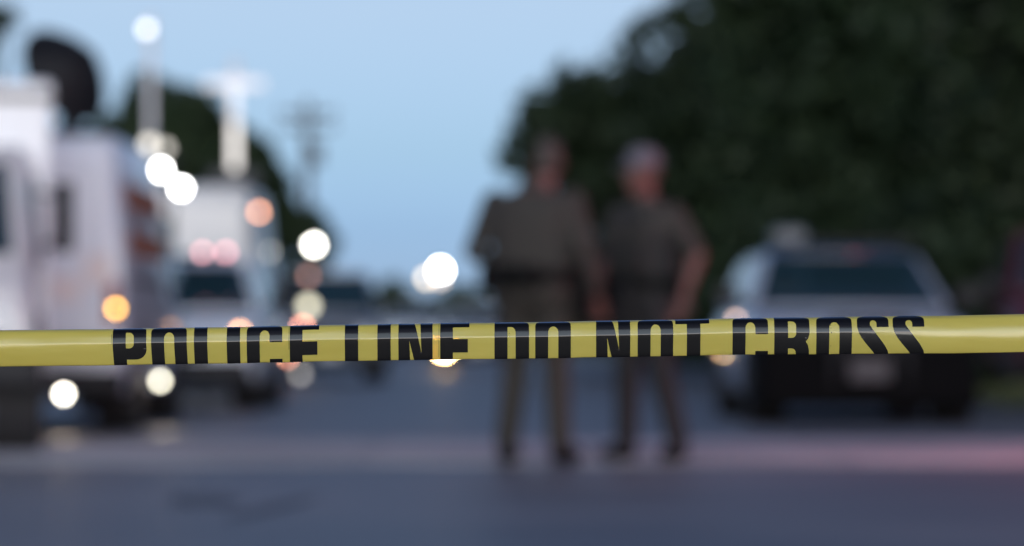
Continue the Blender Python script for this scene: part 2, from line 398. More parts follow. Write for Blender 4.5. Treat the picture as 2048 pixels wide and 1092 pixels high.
# ------------------------------------------------------------------ vehicles
def wheel(parent, x, y, r, w, side):
    bm = BM(); lathe(bm, [(r*0.2, 0), (r*0.2, w*0.54), (r*0.08, w*0.56)], (x, y, r), (side, 0, 0), 12)
    h = link('wheel', bm, 'dark_metal', parent, smooth=True)
    bm = BM(); prof = [(r*0.64, -w/2), (r*0.9, -w/2), (r*0.98, -w*0.4), (r, -w*0.2), (r, w*0.2), (r*0.98, w*0.4), (r*0.9, w/2), (r*0.64, w/2)]
    lathe(bm, prof, (x, y, r), (side, 0, 0), 28); link('tyre', bm, 'rubber', h, smooth=True)
    bm = BM(); lathe(bm, [(r*0.66, w*0.1), (r*0.66, w*0.47), (r*0.58, w*0.48), (r*0.55, w*0.3), (r*0.2, w*0.3)], (x, y, r), (side, 0, 0), 24)
    for k in range(5):
        t = 2*PI*k/5; c, s = math.cos(t), math.sin(t); ww = r*0.08
        a = Vector((0, c, s)); b = Vector((0, -s, c)); o = Vector((x, y, r)); xx = Vector((side, 0, 0))
        hexa(bm, [o + a*r*0.15 - b*ww + xx*w*0.3, o + a*r*0.15 + b*ww + xx*w*0.3, o + a*r*0.6 + b*ww + xx*w*0.3, o + a*r*0.6 - b*ww + xx*w*0.3,
                  o + a*r*0.15 - b*ww + xx*w*0.46, o + a*r*0.15 + b*ww + xx*w*0.46, o + a*r*0.6 + b*ww + xx*w*0.46, o + a*r*0.6 - b*ww + xx*w*0.46])
    link('rim', bm, 'alloy', h, smooth=True)
def arch(parent, x, y, r, side):
    bm = BM(); n = 14; ri, ro = r*1.06, r*1.22; rings = []
    for k in range(n+1):
        t = R(-8 + 196*k/n); c, s = math.cos(t), math.sin(t)
        rings.append([(x - side*0.01, y + ri*c, r + ri*s), (x - side*0.01, y + ro*c, r + ro*s), (x + side*0.018, y + ro*c, r + ro*s), (x + side*0.018, y + ri*c, r + ri*s)])
    loft(bm, rings); link('wheel_arch', bm, 'black_plastic', parent)
    bm = BM(); lathe(bm, [(ri, -0.3), (ri, 0.004)], (x, y, r), (side, 0, 0), 24); link('wheel_well', bm, 'rubber', parent)
def panel(parent, name, corners, m, push=0.006, thick=0.012, inset=0.0, bev=0.0):
    c = [Vector(p) for p in corners]; ctr = sum(c, Vector()) / 4
    n = (c[1]-c[0]).cross(c[3]-c[0]).normalized()
    if inset: c = [p + (ctr - p) * inset for p in c]
    bm = BM(); hexa(bm, [p + n*(push-thick) for p in c] + [p + n*push for p in c])
    return link(name, bm, m, parent, bevel=bev)
def bilerp(c, u, v): return c[0]*(1-u)*(1-v) + c[1]*u*(1-v) + c[2]*u*v + c[3]*(1-u)*v
def sub(c, u0, u1, v0, v1):
    c = [Vector(p) for p in c]
    return [bilerp(c,u0,v0), bilerp(c,u1,v0), bilerp(c,u1,v1), bilerp(c,u0,v1)]

def body_loft(parent, name, secs, m, hw_bottom=0.92):
    """secs: (y, z_bottom, z_top, half_width) along the length"""
    bm = BM(); rings = []
    for y, zb, zt, hw in secs:
        h = zt - zb; half = [(0.55, 0.0), (hw_bottom, 0.02), (0.985, 0.16), (1.0, 0.42), (0.992, 0.72), (0.965, 0.88), (0.88, 0.965), (0.5, 0.995)]
        ring = [(hw*a, y, zb + h*b) for a, b in half] + [(-hw*a, y, zb + h*b) for a, b in half[::-1]]
        rings.append(ring)
    loft(bm, rings); return link(name, bm, m, parent, smooth=True)

def car(name, label, cat, loc, rz, L=4.6, Wd=1.86, H=1.6, paint='black_paint', roof=None, hood=1.25, suv=True, bumper='black_plastic', belt=1.05, group=None, plate='plate_white', mirror_paint=None):
    t = thing(name, label, cat, loc, rz, group)
    hw = Wd/2; f = -L/2; b = L/2; hz = belt - 0.1
    body_loft(t, 'body', [(f, 0.42, hz-0.22, hw*0.82), (f+0.05, 0.30, hz-0.12, hw*0.90), (f+0.22, 0.24, hz-0.04, hw*0.965), (f+0.6, 0.22, hz, hw*0.99), (f+hood, 0.22, belt-0.02, hw), (f+hood+0.2, 0.22, belt, hw), (b-0.7, 0.22, belt, hw), (b-0.18, 0.26, belt-0.02, hw*0.97), (b-0.03, 0.34, belt-0.10, hw*0.9), (b, 0.45, belt-0.2, hw*0.84)], paint)
    y0, y1 = f+hood-0.02, (b-0.12 if suv else b-0.75); yr0, yr1 = y0+0.72, (b-0.5 if suv else b-1.45)
    lo = [(-hw*0.93,y0,belt-0.03),(hw*0.93,y0,belt-0.03),(hw*0.93,y1,belt-0.03),(-hw*0.93,y1,belt-0.03)]
    zr = H-0.06
    hi = [(-hw*0.72,yr0,zr),(hw*0.72,yr0,zr),(hw*0.72,yr1,zr),(-hw*0.72,yr1,zr)]
    bm = BM(); hexa(bm, lo+hi); link('cabin', bm, paint, t, bevel=0.05, segs=3)
    bm = BM()
    secs = []
    for k, (q, dz) in enumerate(((1.0, -0.03), (1.0, 0.0), (0.93, 0.035), (0.8, 0.055))):
        cx0, cx1 = -hw*0.725*q, hw*0.725*q; m0 = (yr0+yr1)/2; l0 = (yr1-yr0)/2*q*1.0
        ring = []
        for i in range(24):
            a = 2*PI*i/24; c, s = math.cos(a), math.sin(a)
            ring.append((cx1*math.copysign(abs(c)**0.25, c), m0 + l0*math.copysign(abs(s)**0.25, s), zr+dz))
        secs.append(ring)
    loft(bm, secs); link('roof', bm, roof or paint, t, smooth=True)
    fr = [lo[0], lo[1], hi[1], hi[0]]
    panel(t, 'windshield', sub(fr, 0.04, 0.96, 0.05, 0.96), 'glass_dark', 0.008, bev=0.004)
    bk = [lo[2], lo[3], hi[3], hi[2]]
    panel(t, 'rear_window', sub(bk, 0.1, 0.9, 0.15, 0.9), 'glass_dark', 0.008)
    for sgn in (1, -1):
        sd = [lo[1], lo[2], hi[2], hi[1]] if sgn > 0 else [lo[3], lo[0], hi[0], hi[3]]
        for (u0, u1) in ((0.12, 0.40), (0.44, 0.68), (0.72, 0.9)):
            if sgn < 0: u0, u1 = 1-u1, 1-u0
            panel(t, 'side_window', sub(sd, u0, u1, 0.12, 0.88), 'glass_dark', 0.008)
        # mirrors
        bm = BM(); mx = sgn*(hw+0.10); box(bm, (mx-0.10, y0+0.14, belt+0.0), (mx+0.10, y0+0.26, belt+0.16))
        mi = link('mirror', bm, mirror_paint or 'black_plastic', t, bevel=0.03)
        bm = BM(); tube(bm, [(sgn*hw*0.92, y0+0.2, belt), (mx, y0+0.2, belt+0.06)], 0.02, 8); link('mirror_arm', bm, 'black_plastic', mi)
        # head lamps
        bm = BM(); cx = sgn*hw*0.66
        hexa(bm, [(cx-0.17,f+0.02,hz-0.36),(cx+0.17,f+0.10,hz-0.34),(cx+0.17,f+0.3,hz-0.34),(cx-0.17,f+0.3,hz-0.36),(cx-0.17,f+0.05,hz-0.22),(cx+0.17,f+0.13,hz-0.2),(cx+0.17,f+0.3,hz-0.2),(cx-0.17,f+0.3,hz-0.22)])
        link('headlight', bm, 'lens_clear', t, bevel=0.015)
        bm = BM(); cx = sgn*hw*0.8; box(bm, (cx-0.1, b-0.16, belt-0.34), (cx+0.1, b+0.005, belt-0.14)); link('tail_light', bm, 'lens_red', t, bevel=0.02)
        for yy in (f+0.85, b-0.85):
            wheel(t, sgn*(hw-0.115), yy, 0.345, 0.22, sgn); arch(t, sgn*hw*0.985, yy, 0.345, sgn)
        bm = BM(); tube(bm, [(sgn*hw*1.0, -0.1, belt-0.14), (sgn*hw*1.0+sgn*0.03, 0.0, belt-0.14), (sgn*hw*1.0, 0.1, belt-0.14)], 0.012, 6); link('door_handle', bm, 'black_plastic', t)
    # bumper, grille with bars, plate
    bm = BM(); hexa(bm, [(-hw*0.86,f-0.07,0.24),(hw*0.86,f-0.07,0.24),(hw*0.93,f+0.25,0.24),(-hw*0.93,f+0.25,0.24),(-hw*0.86,f-0.07,0.50),(hw*0.86,f-0.07,0.50),(hw*0.93,f+0.25,0.50),(-hw*0.93,f+0.25,0.50)])
    link('bumper', bm, bumper, t, bevel=0.04, segs=3)
    bm = BM(); box(bm, (-hw*0.45, f-0.02, 0.53), (hw*0.45, f+0.1, hz-0.2)); gr = link('grille', bm, 'black_plastic', t, bevel=0.02)
    for k in range(4):
        z = 0.555 + k*(hz-0.78)/3.4; bm = BM(); box(bm, (-hw*0.43, f-0.032, z), (hw*0.43, f-0.018, z+0.022)); link('grille_bar', bm, 'dark_metal', gr)
    if plate:
        bm = BM(); box(bm, (-0.16, f-0.085, 0.38), (0.16, f-0.072, 0.54)); link('license_plate', bm, plate, t)
    for k in (-1, 1):
        bm = BM(); tube(bm, [(0.05*k, y0+0.0, belt+0.015), (0.35*k+0.2, y0+0.1, belt+0.05)], 0.008, 6); link('wiper', bm, 'black_plastic', t)
    return t

def van(name, label, cat, loc, rz, L=5.6, Wd=2.0, H=2.25, paint='white_paint', group=None, rear_glass=False, mirrors=True):
    """front towards local -Y"""
    t = thing(name, label, cat, loc, rz, group)
    hw = Wd/2; f = -L/2; b = L/2
    def ring(y, zb, zt, w, tum):
        return [(-w*0.94,y,zb),(w*0.94,y,zb),(w,y,zb+0.25),(w,y,zb+(zt-zb)*0.5),(w*tum,y,zt-0.08),(w*(tum-0.06),y,zt),(-w*(tum-0.06),y,zt),(-w*tum,y,zt-0.08),(-w,y,zb+(zt-zb)*0.5),(-w,y,zb+0.25)]
    bm = BM()
    loft(bm, [ring(f+0.03,0.42,0.86,hw*0.88,0.96), ring(f+0.12,0.36,1.0,hw*0.95,0.96), ring(f+0.35,0.32,1.08,hw*0.98,0.96), ring(f+0.85,0.30,1.2,hw,0.95), ring(f+1.55,0.30,H*0.9,hw,0.9), ring(f+1.95,0.30,H-0.04,hw,0.91), ring(f+2.3,0.30,H,hw,0.92), ring(b-0.25,0.30,H,hw,0.92), ring(b-0.05,0.34,H-0.05,hw*0.985,0.92), ring(b,0.38,H-0.12,hw*0.96,0.92)])
    link('body', bm, paint, t, smooth=True)
    ws = [(-hw*0.86,f+0.87,1.22),(hw*0.86,f+0.87,1.22),(hw*0.82,f+1.54,H*0.9-0.02),(-hw*0.82,f+1.54,H*0.9-0.02)]
    panel(t, 'windshield', sub(ws, 0.04, 0.96, 0.06, 0.9), 'glass_dark', 0.014, bev=0.004)
    for s in (1, -1):
        c = [(s*hw*0.995,f+1.05,1.18),(s*hw*0.995,f+1.95,1.18),(s*hw*0.955,f+1.95,1.72),(s*hw*0.965,f+1.38,1.72)]
        if s < 0: c = [c[1], c[0], c[3], c[2]]
        panel(t, 'door_window', c, 'glass_dark', 0.016, 0.03)
        if mirrors:
            bm = BM(); mx = s*(hw+0.16); box(bm, (mx-0.10, f+1.12, 1.2), (mx+0.10, f+1.22, 1.55)); mi = link('mirror', bm, 'black_plastic', t, bevel=0.03)
            bm = BM(); tube(bm, [(s*hw*0.97, f+1.25, 1.25), (mx, f+1.18, 1.32)], 0.02, 8); link('mirror_arm', bm, 'black_plastic', mi)
        bm = BM(); cx = s*hw*0.68; box(bm, (cx-0.17, f+0.0, 0.68), (cx+0.17, f+0.3, 0.88)); link('headlight', bm, 'lens_clear', t, bevel=0.02)
        bm = BM(); cx = s*hw*0.88; box(bm, (cx-0.07, b-0.2, 0.8), (cx+0.07, b+0.012, 1.15)); link('tail_light', bm, 'lens_red', t, bevel=0.02)
        for yy in (f+0.95, b-1.15):
            wheel(t, s*(hw-0.12), yy, 0.36, 0.23, s); arch(t, s*hw*0.992, yy, 0.36, s)
        bm = BM(); box(bm, (s*hw-0.006 if s > 0 else s*hw-0.012, f+2.15, 1.14), (s*hw+0.012 if s > 0 else s*hw+0.006, b-0.3, 1.175)); link('side_rail', bm, 'dark_metal', t)
    bm = BM(); box(bm, (-hw*0.96, f-0.08, 0.34), (hw*0.96, f+0.2, 0.56)); link('bumper', bm, 'black_plastic', t, bevel=0.04, segs=3)
    bm = BM(); box(bm, (-hw*0.98, b-0.1, 0.30), (hw*0.98, b+0.12, 0.48)); link('rear_bumper', bm, 'black_plastic', t, bevel=0.03)
    bm = BM(); box(bm, (-hw*0.46, f-0.0, 0.6), (hw*0.46, f+0.2, 0.9)); gr = link('grille', bm, 'black_plastic', t, bevel=0.02)
    for k in range(4):
        bm = BM(); box(bm, (-hw*0.44, f-0.014, 0.63+k*0.07), (hw*0.44, f+0.002, 0.655+k*0.07)); link('grille_bar', bm, 'alloy', gr)
    # rear doors as two proud leaves with handle
    for s in (1, -1):
        bm = BM(); box(bm, (0.012 if s > 0 else -hw*0.86, b-0.02, 0.52), (hw*0.86 if s > 0 else -0.012, b+0.02, H-0.22)); d = link('rear_door', bm, paint, t, bevel=0.012)
        bm = BM(); box(bm, (s*0.1-0.04, b+0.02, 1.0), (s*0.1+0.04, b+0.05, 1.06)); link('handle', bm, 'black_plastic', d)
        if rear_glass:
            panel(d, 'rear_window', [(s*0.45+0.28,b+0.02,1.25),(s*0.45-0.28,b+0.02,1.25),(s*0.45-0.28,b+0.02,1.75),(s*0.45+0.28,b+0.02,1.75)], 'glass_dark', 0.012)
    bm = BM(); box(bm, (-0.16, b+0.121, 0.34), (0.16, b+0.135, 0.46)); link('license_plate', bm, 'plate_white', t)
    return t

def world_to_local(o, p):
    M = Matrix.Translation(o.location) @ Euler(o.rotation_euler).to_matrix().to_4x4()
    return M.inverted() @ Vector(p)
def add_lamp(o, px, py, d, target, col, q=0.22, name='lamp', dy=0.0):
    p = world_to_local(o, at(px, py, d) + Vector((0, dy, 0)))
    fwd = Euler(o.rotation_euler).to_matrix().inverted() @ Vector((0, -1, 0))
    return lens_lamp(o, p, d, target, col, q, fwd, name)
def spill(name, parent, loc, aim, energy, col, angle=100, radius=0.06):
    l = bpy.data.lights.new(name, 'SPOT'); l.energy = energy; l.color = col; l.spot_size = R(angle); l.spot_blend = 0.8; l.shadow_soft_size = radius
    o = bpy.data.objects.new(name, l); COL.objects.link(o); o.location = loc
    o.rotation_euler = (Vector(aim) - Vector(loc)).to_track_quat('-Z', 'Y').to_euler()
    return o

# --- white satellite van A, seen from behind
A = van('satellite_van', 'white satellite van with orange stripes along its side, below the black dish', 'van', (-3.87, 28.5+2.75, 0), PI, 5.5, 2.0, 2.24, mirrors=False)
hwA = 1.0
for (y0, y1, z0, z1) in ((-0.6, 2.3, 1.68, 1.90), (-0.6, 2.3, 1.34, 1.54)):
    # van is turned round: its local -X side faces the road
    fx = lambda z: -hwA * (1 - 0.08 * max(0, z - 1.27) / 0.89)
    panel(A, 'side_stripe', [(fx(z0), y1, z0), (fx(z0), y0, z0), (fx(z1), y0, z1), (fx(z1), y1, z1)], 'orange_print', 0.006, 0.02)
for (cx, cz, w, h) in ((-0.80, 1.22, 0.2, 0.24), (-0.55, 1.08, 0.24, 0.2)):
    bm = BM(); box(bm, (cx-w/2, 2.775, cz-h/2), (cx+w/2, 2.778, cz+h/2)); link('painted_reflection', bm, 'pink_reflection', A, bevel=0.0)  # pale reflection on the rear doors, put in as coloured patches
add_lamp(A, 128, 788, 28.33, 1.6, WARM, 0.24, 'reversing_lamp')
add_lamp(A, 232, 617, 28.44, 0.95, AMBER, 0.22, 'marker_lamp')
pA = at(320, 762, 30.9); pA.x = -2.83
h = lens_lamp(A, world_to_local(A, pA), 30.9, 0.85, PALE, 0.24, Euler(A.rotation_euler).to_matrix().inverted() @ Vector((0.25,-1,0)), 'step_lamp')
spill('reversing_beam', A, at(128, 788, 28.2), (-2.9, 25.5, 0), 5, (1, 0.78, 0.55), 90)
spill('step_beam', A, at(330, 762, 30.6), (-2.35, 29.0, 0), 3, (1, 0.8, 0.6), 100)
# dish on its roof: a thing of its own
D = thing('satellite_dish', 'black satellite dish folded down on the roof of the white van', 'dish', (-3.52, 30.6, 2.24), 0)
bm = BM(); box(bm, (-0.26, -0.3, 0.0), (0.26, 0.3, 0.07)); link('base', bm, 'dish_black', D, bevel=0.01)
bm = BM(); lathe(bm, [(0.2, 0.07), (0.19, 0.13), (0.10, 0.15), (0.08, 0.26)], (0.0,0,0), (0,0,1), 20); link('turntable', bm, 'dish_black', D, smooth=True)
ax = Vector((-0.64, 0.52, -0.42)).normalized(); cd = Vector((-0.05, 0.0, 0.57)) - ax*0.28
bm = BM(); Rd = 0.42; prof = []
for k in range(9): rr = Rd*k/8; prof.append((max(rr, 0.001), 0.28*(k/8)**2))
prof += [(Rd*1.02, 0.285), (Rd*0.99, 0.30)] + [(max(Rd*k/8 - 0.012, 0.001), 0.28*(k/8)**2 + 0.02) for k in range(8, -1, -1)]
lathe(bm, prof, cd, ax, 32); link('reflector', bm, 'dish_black', D, smooth=True)
bm = BM(); lathe(bm, [(0.07,-0.02),(0.08,0.02),(0.07,0.06)], cd - ax*0.03, ax, 16); link('hub', bm, 'dish_black', D, smooth=True)
bm = BM(); tube(bm, [(0,0,0.2), cd - ax*0.05], 0.05, 8); link('neck', bm, 'dish_black', D)
bm = BM(); a_, b_, _ = frame(ax); tube(bm, [cd + ax*0.30 + b_*(-0.40), cd + ax*0.52], 0.018, 6); tube(bm, [cd+ax*0.47, cd+ax*0.56], 0.04, 8); link('feed_arm', bm, 'dish_black', D)

# --- box truck Z at the left edge, turned towards the camera
ang = math.atan2(3.05, 24.5)
Z = thing('box_truck', 'tall white box truck with black mirrors at the left edge', 'truck', at(-210, 670, 24.6) * Vector((1,1,0)), ang)
bm = BM(); box(bm, (-1.05, 0.95, 0.72), (1.0, 4.4, 2.44)); link('cargo_box', bm, 'white_paint', Z, bevel=0.03)
bm = BM(); box(bm, (-1.06, 0.93, 2.30), (1.01, 0.945, 2.36)); link('box_trim', bm, 'lamp_housing', Z)
bm = BM()
loft(bm, [[(-w*0.97,y,zb),(w*0.97,y,zb),(w,y,zb+0.3),(w*0.94,y,zt-0.1),(w*0.86,y,zt),(-w*0.86,y,zt),(-w*0.94,y,zt-0.1),(-w,y,zb+0.3)] for y, zb, zt, w in ((-1.0,0.5,0.98,0.84),(-0.9,0.42,1.08,0.9),(-0.35,0.4,1.2,0.92),(0.2,0.4,1.92,0.92),(0.4,0.4,1.98,0.92),(0.94,0.4,1.98,0.92))])
link('cab', bm, 'cream_paint', Z, smooth=True)
ws = [(-0.8,-0.33,1.22),(0.8,-0.33,1.22),(0.74,0.18,1.88),(-0.74,0.18,1.88)]
panel(Z, 'windshield', sub(ws, 0.03, 0.97, 0.05, 0.95), 'glass_dark', 0.014)
for s in (1, -1):
    bm = BM(); box(bm, (s*1.07-0.065, -0.12, 1.27), (s*1.07+0.065, -0.03, 1.72)); mi = link('mirror', bm, 'black_plastic', Z, bevel=0.02)
    bm = BM(); tube(bm, [(s*0.9,0.05,1.3),(s*1.07,-0.05,1.36)], 0.014, 6); link('mirror_arm', bm, 'black_plastic', mi)
    bm = BM(); tube(bm, [(s*0.9,0.05,1.66),(s*1.07,-0.05,1.62)], 0.014, 6); link('mirror_arm', bm, 'black_plastic', mi)
    c = [(s*0.925,-0.1,1.2),(s*0.925,0.75,1.2),(s*0.885,0.75,1.78),(s*0.885,0.2,1.78)]
    if s < 0: c = [c[1], c[0], c[3], c[2]]
    panel(Z, 'door_window', c, 'glass_dark', 0.012, 0.03)
    bm = BM(); box(bm, (s*0.62-0.14, -1.02, 0.72), (s*0.62+0.14, -0.8, 0.92)); link('headlight', bm, 'lens_clear', Z, bevel=0.02)
    for yy in (-0.45, 3.2): wheel(Z, s*0.82, yy, 0.4, 0.24, s)
    arch(Z, s*0.915, -0.45, 0.4, s)
bm = BM(); box(bm, (-0.92, -1.1, 0.42), (0.92, -0.85, 0.64)); link('bumper', bm, 'black_plastic', Z, bevel=0.03)
bm = BM(); box(bm, (-0.42, -1.03, 0.68), (0.42, -0.9, 0.95)); link('grille', bm, 'black_plastic', Z, bevel=0.02)
for s in (-1, 1):
    bm = BM(); box(bm, (s*0.39-0.06, -0.8, 0.36), (s*0.39+0.06, 4.3, 0.66)); link('chassis_rail', bm, 'dark_metal', Z)
bm = BM(); box(bm, (-1.0, 1.2, 0.4), (-0.9, 2.6, 0.7)); link('side_skirt', bm, 'cream_paint', Z)
bm = BM(); box(bm, (0.88, 1.2, 0.4), (0.96, 2.6, 0.7)); link('side_skirt', bm, 'cream_paint', Z)

# --- white SUV B with a roof light bar
Bv = car('patrol_suv', 'white suv with two pink roof lights between the satellite van and the tall van', 'suv', (-3.36, 37+2.35, 0), 0, 4.7, 1.86, 1.52, 'white_paint', belt=1.0)
bm = BM(); box(bm, (-0.55, -0.75, 1.51), (0.55, -0.5, 1.555)); link('light_bar', bm, 'black_plastic', Bv, bevel=0.02)
add_lamp(Bv, 405, 505, 38.55, 0.34, (1.0, 0.42, 0.45), 0.22, 'roof_lamp'); add_lamp(Bv, 452, 505, 38.55, 0.36, (1.0, 0.40, 0.44), 0.22, 'roof_lamp')
add_lamp(Bv, 480, 664, 37.0, 0.95, (1.0, 0.46, 0.18), 0.22, 'turn_signal')

# --- tall white van C with the T mast
Cv = van('tall_van', 'tall white van with an orange roof lamp under the T-shaped mast', 'van', (-4.08, 46+3.0, 0), PI, 6.0, 2.0, 2.54, 'cream_paint', rear_glass=False)
add_lamp(Cv, 518, 424, 45.9, 0.62, (1.0, 0.42, 0.22), 0.22, 'marker_lamp')
for px, dd, tg, cl, nm in ((551, 50.0, 0.13, (1,.93,.85), 'side_reflector'), (601, 54.1, 0.13, (1,.93,.85), 'side_reflector')):
    p = at(px, 748, dd); p.x = max(p.x, -3.06); lens_lamp(Cv, world_to_local(Cv, p), dd, tg, cl, 0.24, (0, 1, 0), nm)
p = at(577, 712, 52.0); p.x = -3.055; lens_lamp(Cv, world_to_local(Cv, p), 52, 0.8, SALMON, 0.22, (0, 1, 0), 'side_marker')
Tm = thing('telescopic_mast', 'glowing white T-shaped mast on the roof of the tall van', 'mast', (-3.37, 46.6, 2.54), 0)
bm = BM(); box(bm, (-0.28, -0.3, 0), (0.3, 0.3, 0.2)); link('base', bm, 'dark_metal', Tm, bevel=0.02)
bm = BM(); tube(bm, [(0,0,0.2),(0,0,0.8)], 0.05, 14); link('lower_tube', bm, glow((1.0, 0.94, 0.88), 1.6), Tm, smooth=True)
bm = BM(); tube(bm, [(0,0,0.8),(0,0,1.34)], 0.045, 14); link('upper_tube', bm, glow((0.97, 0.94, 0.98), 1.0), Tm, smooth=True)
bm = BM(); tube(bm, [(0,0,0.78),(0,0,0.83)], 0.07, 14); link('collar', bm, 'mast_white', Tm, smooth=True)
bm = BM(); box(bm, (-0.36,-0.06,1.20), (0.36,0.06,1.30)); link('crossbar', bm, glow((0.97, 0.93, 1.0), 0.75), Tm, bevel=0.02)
bm = BM(); lathe(bm, [(0.06,0),(0.07,0.05),(0.05,0.16),(0.02,0.22)], (0,0,1.34), (0,0,1), 16); link('head', bm, 'mast_white', Tm, smooth=True)

# --- grey SUV E further along
E = car('grey_suv', 'dark grey suv with pale roof behind the two-lamp light stand', 'suv', (-3.0, 60+2.35, 0), R(3.5), 4.7, 1.84, 1.78, 'grey_paint', roof='cream_paint', belt=1.12)
add_lamp(E, 605, 655, 59.95, 0.75, SALMON, 0.22, 'turn_signal')
add_lamp(E, 618, 552, 61.0, 0.16, (1.0, 0.45, 0.33), 0.24, 'roof_lamp')

# --- white car F with lit headlights in the road, G far white suv
Fc = car('white_sedan', 'low white car in the road with a blazing headlight below the tape', 'car', (-0.68, 80+2.25, 0), 0, 4.5, 1.78, 1.36, 'white_paint', suv=False, belt=0.92)
add_lamp(Fc, 888, 697, 79.85, 14.0, (1.0, 0.62, 0.28), 0.36, 'headlamp'); add_lamp(Fc, 1028, 697, 79.85, 0.6, (1.0, 0.72, 0.42), 0.36, 'headlamp')
Gc = car('white_suv', 'most distant white suv on the left, under the far floodlights', 'suv', (-2.85, 110+2.3, 0), 0, 4.6, 1.85, 1.66, 'white_paint', belt=1.1)

# --- black car on the right with lightbar
K = car('silver_car', 'silver car with black nose and dark roof parked facing the camera on the right', 'car', (2.84, 31.2+2.35, 0), R(1.5), 4.7, 1.86, 1.50, 'silver_paint', roof='black_paint', hood=1.35, suv=True, belt=1.0, plate='plate_shaded', bumper='nose_black')
bm = BM(); hexa(bm, [(-0.90,-2.41,0.15),(0.90,-2.41,0.15),(0.938,-1.75,0.15),(-0.938,-1.75,0.15),(-0.87,-2.40,0.76),(0.87,-2.40,0.76),(0.938,-1.75,0.76),(-0.938,-1.75,0.76)]); link('front_fascia', bm, 'nose_black', K, bevel=0.05, segs=3)  # black nose, drawn lower to stand in for shade under the car
bm = BM(); box(bm, (-0.62, -0.62, 1.505), (-0.32, -0.36, 1.66)); link('roof_light', bm, 'roof_lens', K, bevel=0.05)
bm = BM(); box(bm, (-0.30, -0.62, 1.505), (0.6, -0.36, 1.56)); link('light_bar', bm, 'black_plastic', K, bevel=0.02)
add_lamp(K, 1472, 640, 31.25, 0.30, (1.0, 0.62, 0.45), 0.22, 'marker_lamp')
# push bumper
bm = BM()
for s in (-1, 1): tube(bm, [(s*0.3,-2.44,0.34),(s*0.3,-2.5,0.5),(s*0.3,-2.48,0.86)], 0.03, 8)
tube(bm, [(-0.3,-2.5,0.62),(0.3,-2.5,0.62)], 0.025, 8); tube(bm, [(-0.3,-2.48,0.84),(0.3,-2.48,0.84)], 0.025, 8)
link('push_bar', bm, 'black_plastic', K)

# --- red vehicle cut by the right edge
Q = car('red_suv', 'dark red vehicle cut off by the right edge of the picture', 'suv', (6.2, 40+2.3, 0.11), 0, 4.6, 1.86, 1.8, 'red_paint', belt=1.12)
# --- vehicle beside the officers whose roof beacon throws the red light on them
U = car('beacon_suv', 'suv with a lit red roof beacon, standing past the right edge beside the officers', 'suv', (6.5, 20.0+2.3, 0.11), 0, 4.6, 1.86, 1.7, 'white_paint', belt=1.08)
bm = BM(); box(bm, (-0.74, -0.62, 1.70), (0.74, -0.38, 1.74)); link('light_bar', bm, 'black_plastic', U, bevel=0.01)
for sg in (-1, 1):
    bm = BM(); box(bm, (sg*0.52-0.2, -0.61, 1.745), (sg*0.52+0.2, -0.39, 1.83)); link('beacon', bm, glow((1.0, 0.04, 0.06), 12), U, bevel=0.03)
l = bpy.data.lights.new('beacon_light', 'POINT'); l.energy = 340; l.color = (1.0, 0.10, 0.14); l.shadow_soft_size = 0.12
lo = bpy.data.objects.new('beacon_light', l); COL.objects.link(lo); lo.location = (5.65, 21.8, 1.93)

# ------------------------------------------------------------------ light stands and poles
def stand(name, label, x, y, top, spread=0.45):
    t = thing(name, label, 'light stand', (x, y, 0.0)); hh = 0.55
    for k in range(3):
        a = R(90 + 120*k); bm = BM(); tube(bm, [(spread*math.cos(a), spread*math.sin(a), 0.01), (0.03*math.cos(a), 0.03*math.sin(a), hh)], 0.014, 7); link('leg', bm, 'dark_metal', t)
    bm = BM(); tube(bm, [(0,0,0.12),(0,0,top)], [0.022, 0.016], 8); link('pole', bm, 'dark_metal', t)
    return t
def stand_bar(t, x0, x1, z0, z1):
    bm = BM(); tube(bm, [(x0, 0.03, z0), (x1, 0.03, z1)], 0.016, 8); link('crossbar', bm, 'dark_metal', t)
s1 = stand('light_stand', 'two brilliant white floodlights on a stand behind the satellite van', -3.15, 35.6, 2.5)
stand_bar(s1, -0.12, 0.14, 2.26, 2.08)
add_lamp(s1, 322, 340, 35.5, 4.0, WHITE, 0.34, 'floodlight'); add_lamp(s1, 362, 376, 35.5, 4.0, WHITE, 0.32, 'floodlight')
add_lamp(s1, 298, 288, 35.6, 0.42, WARM, 0.42, 'floodlight'); add_lamp(s1, 330, 296, 35.6, 0.2, WARM, 0.34, 'floodlight')
s2 = stand('light_stand', 'light stand with one bright and one dim lamp beside the tall van', -2.95, 56.6, 2.1)
add_lamp(s2, 628, 490, 56.5, 2.2, (1, 0.97, 0.88), 0.30, 'floodlight'); add_lamp(s2, 617, 612, 56.5, 0.55, (1, 0.93, 0.66), 0.42, 'floodlight')
s3 = stand('light_stand', 'cluster of floodlights on a far stand, brightest light over the street', -1.72, 90.1, 2.3, 0.6)
stand_bar(s3, -0.34, 0.05, 2.05, 2.27)
add_lamp(s3, 881, 540, 90, 4.5, (1, 0.98, 0.93), 0.32, 'floodlight'); add_lamp(s3, 853, 556, 90.02, 0.5, (1, 0.78, 0.5), 0.26, 'floodlight'); add_lamp(s3, 880, 557, 90.05, 0.35, (1, 0.78, 0.6), 0.26, 'floodlight')
s4 = thing('lamp_mast', 'thin pale mast with a white lamp at its top, right of the dish', 'mast', (-3.42, 36.3, 0))
bm = BM(); tube(bm, [(0,0,0.1),(0,0,2.0)], 0.06, 10); link('lower_tube', bm, 'mast_white', s4, smooth=True)
bm = BM(); tube(bm, [(0,0,2.0),(0,0,3.75)], 0.035, 10); link('upper_tube', bm, 'mast_white', s4, smooth=True)
bm = BM(); lathe(bm, [(0.25,0),(0.25,0.02),(0.05,0.1)], (0,0,0.0), (0,0,1), 16); link('base', bm, 'dark_metal', s4)
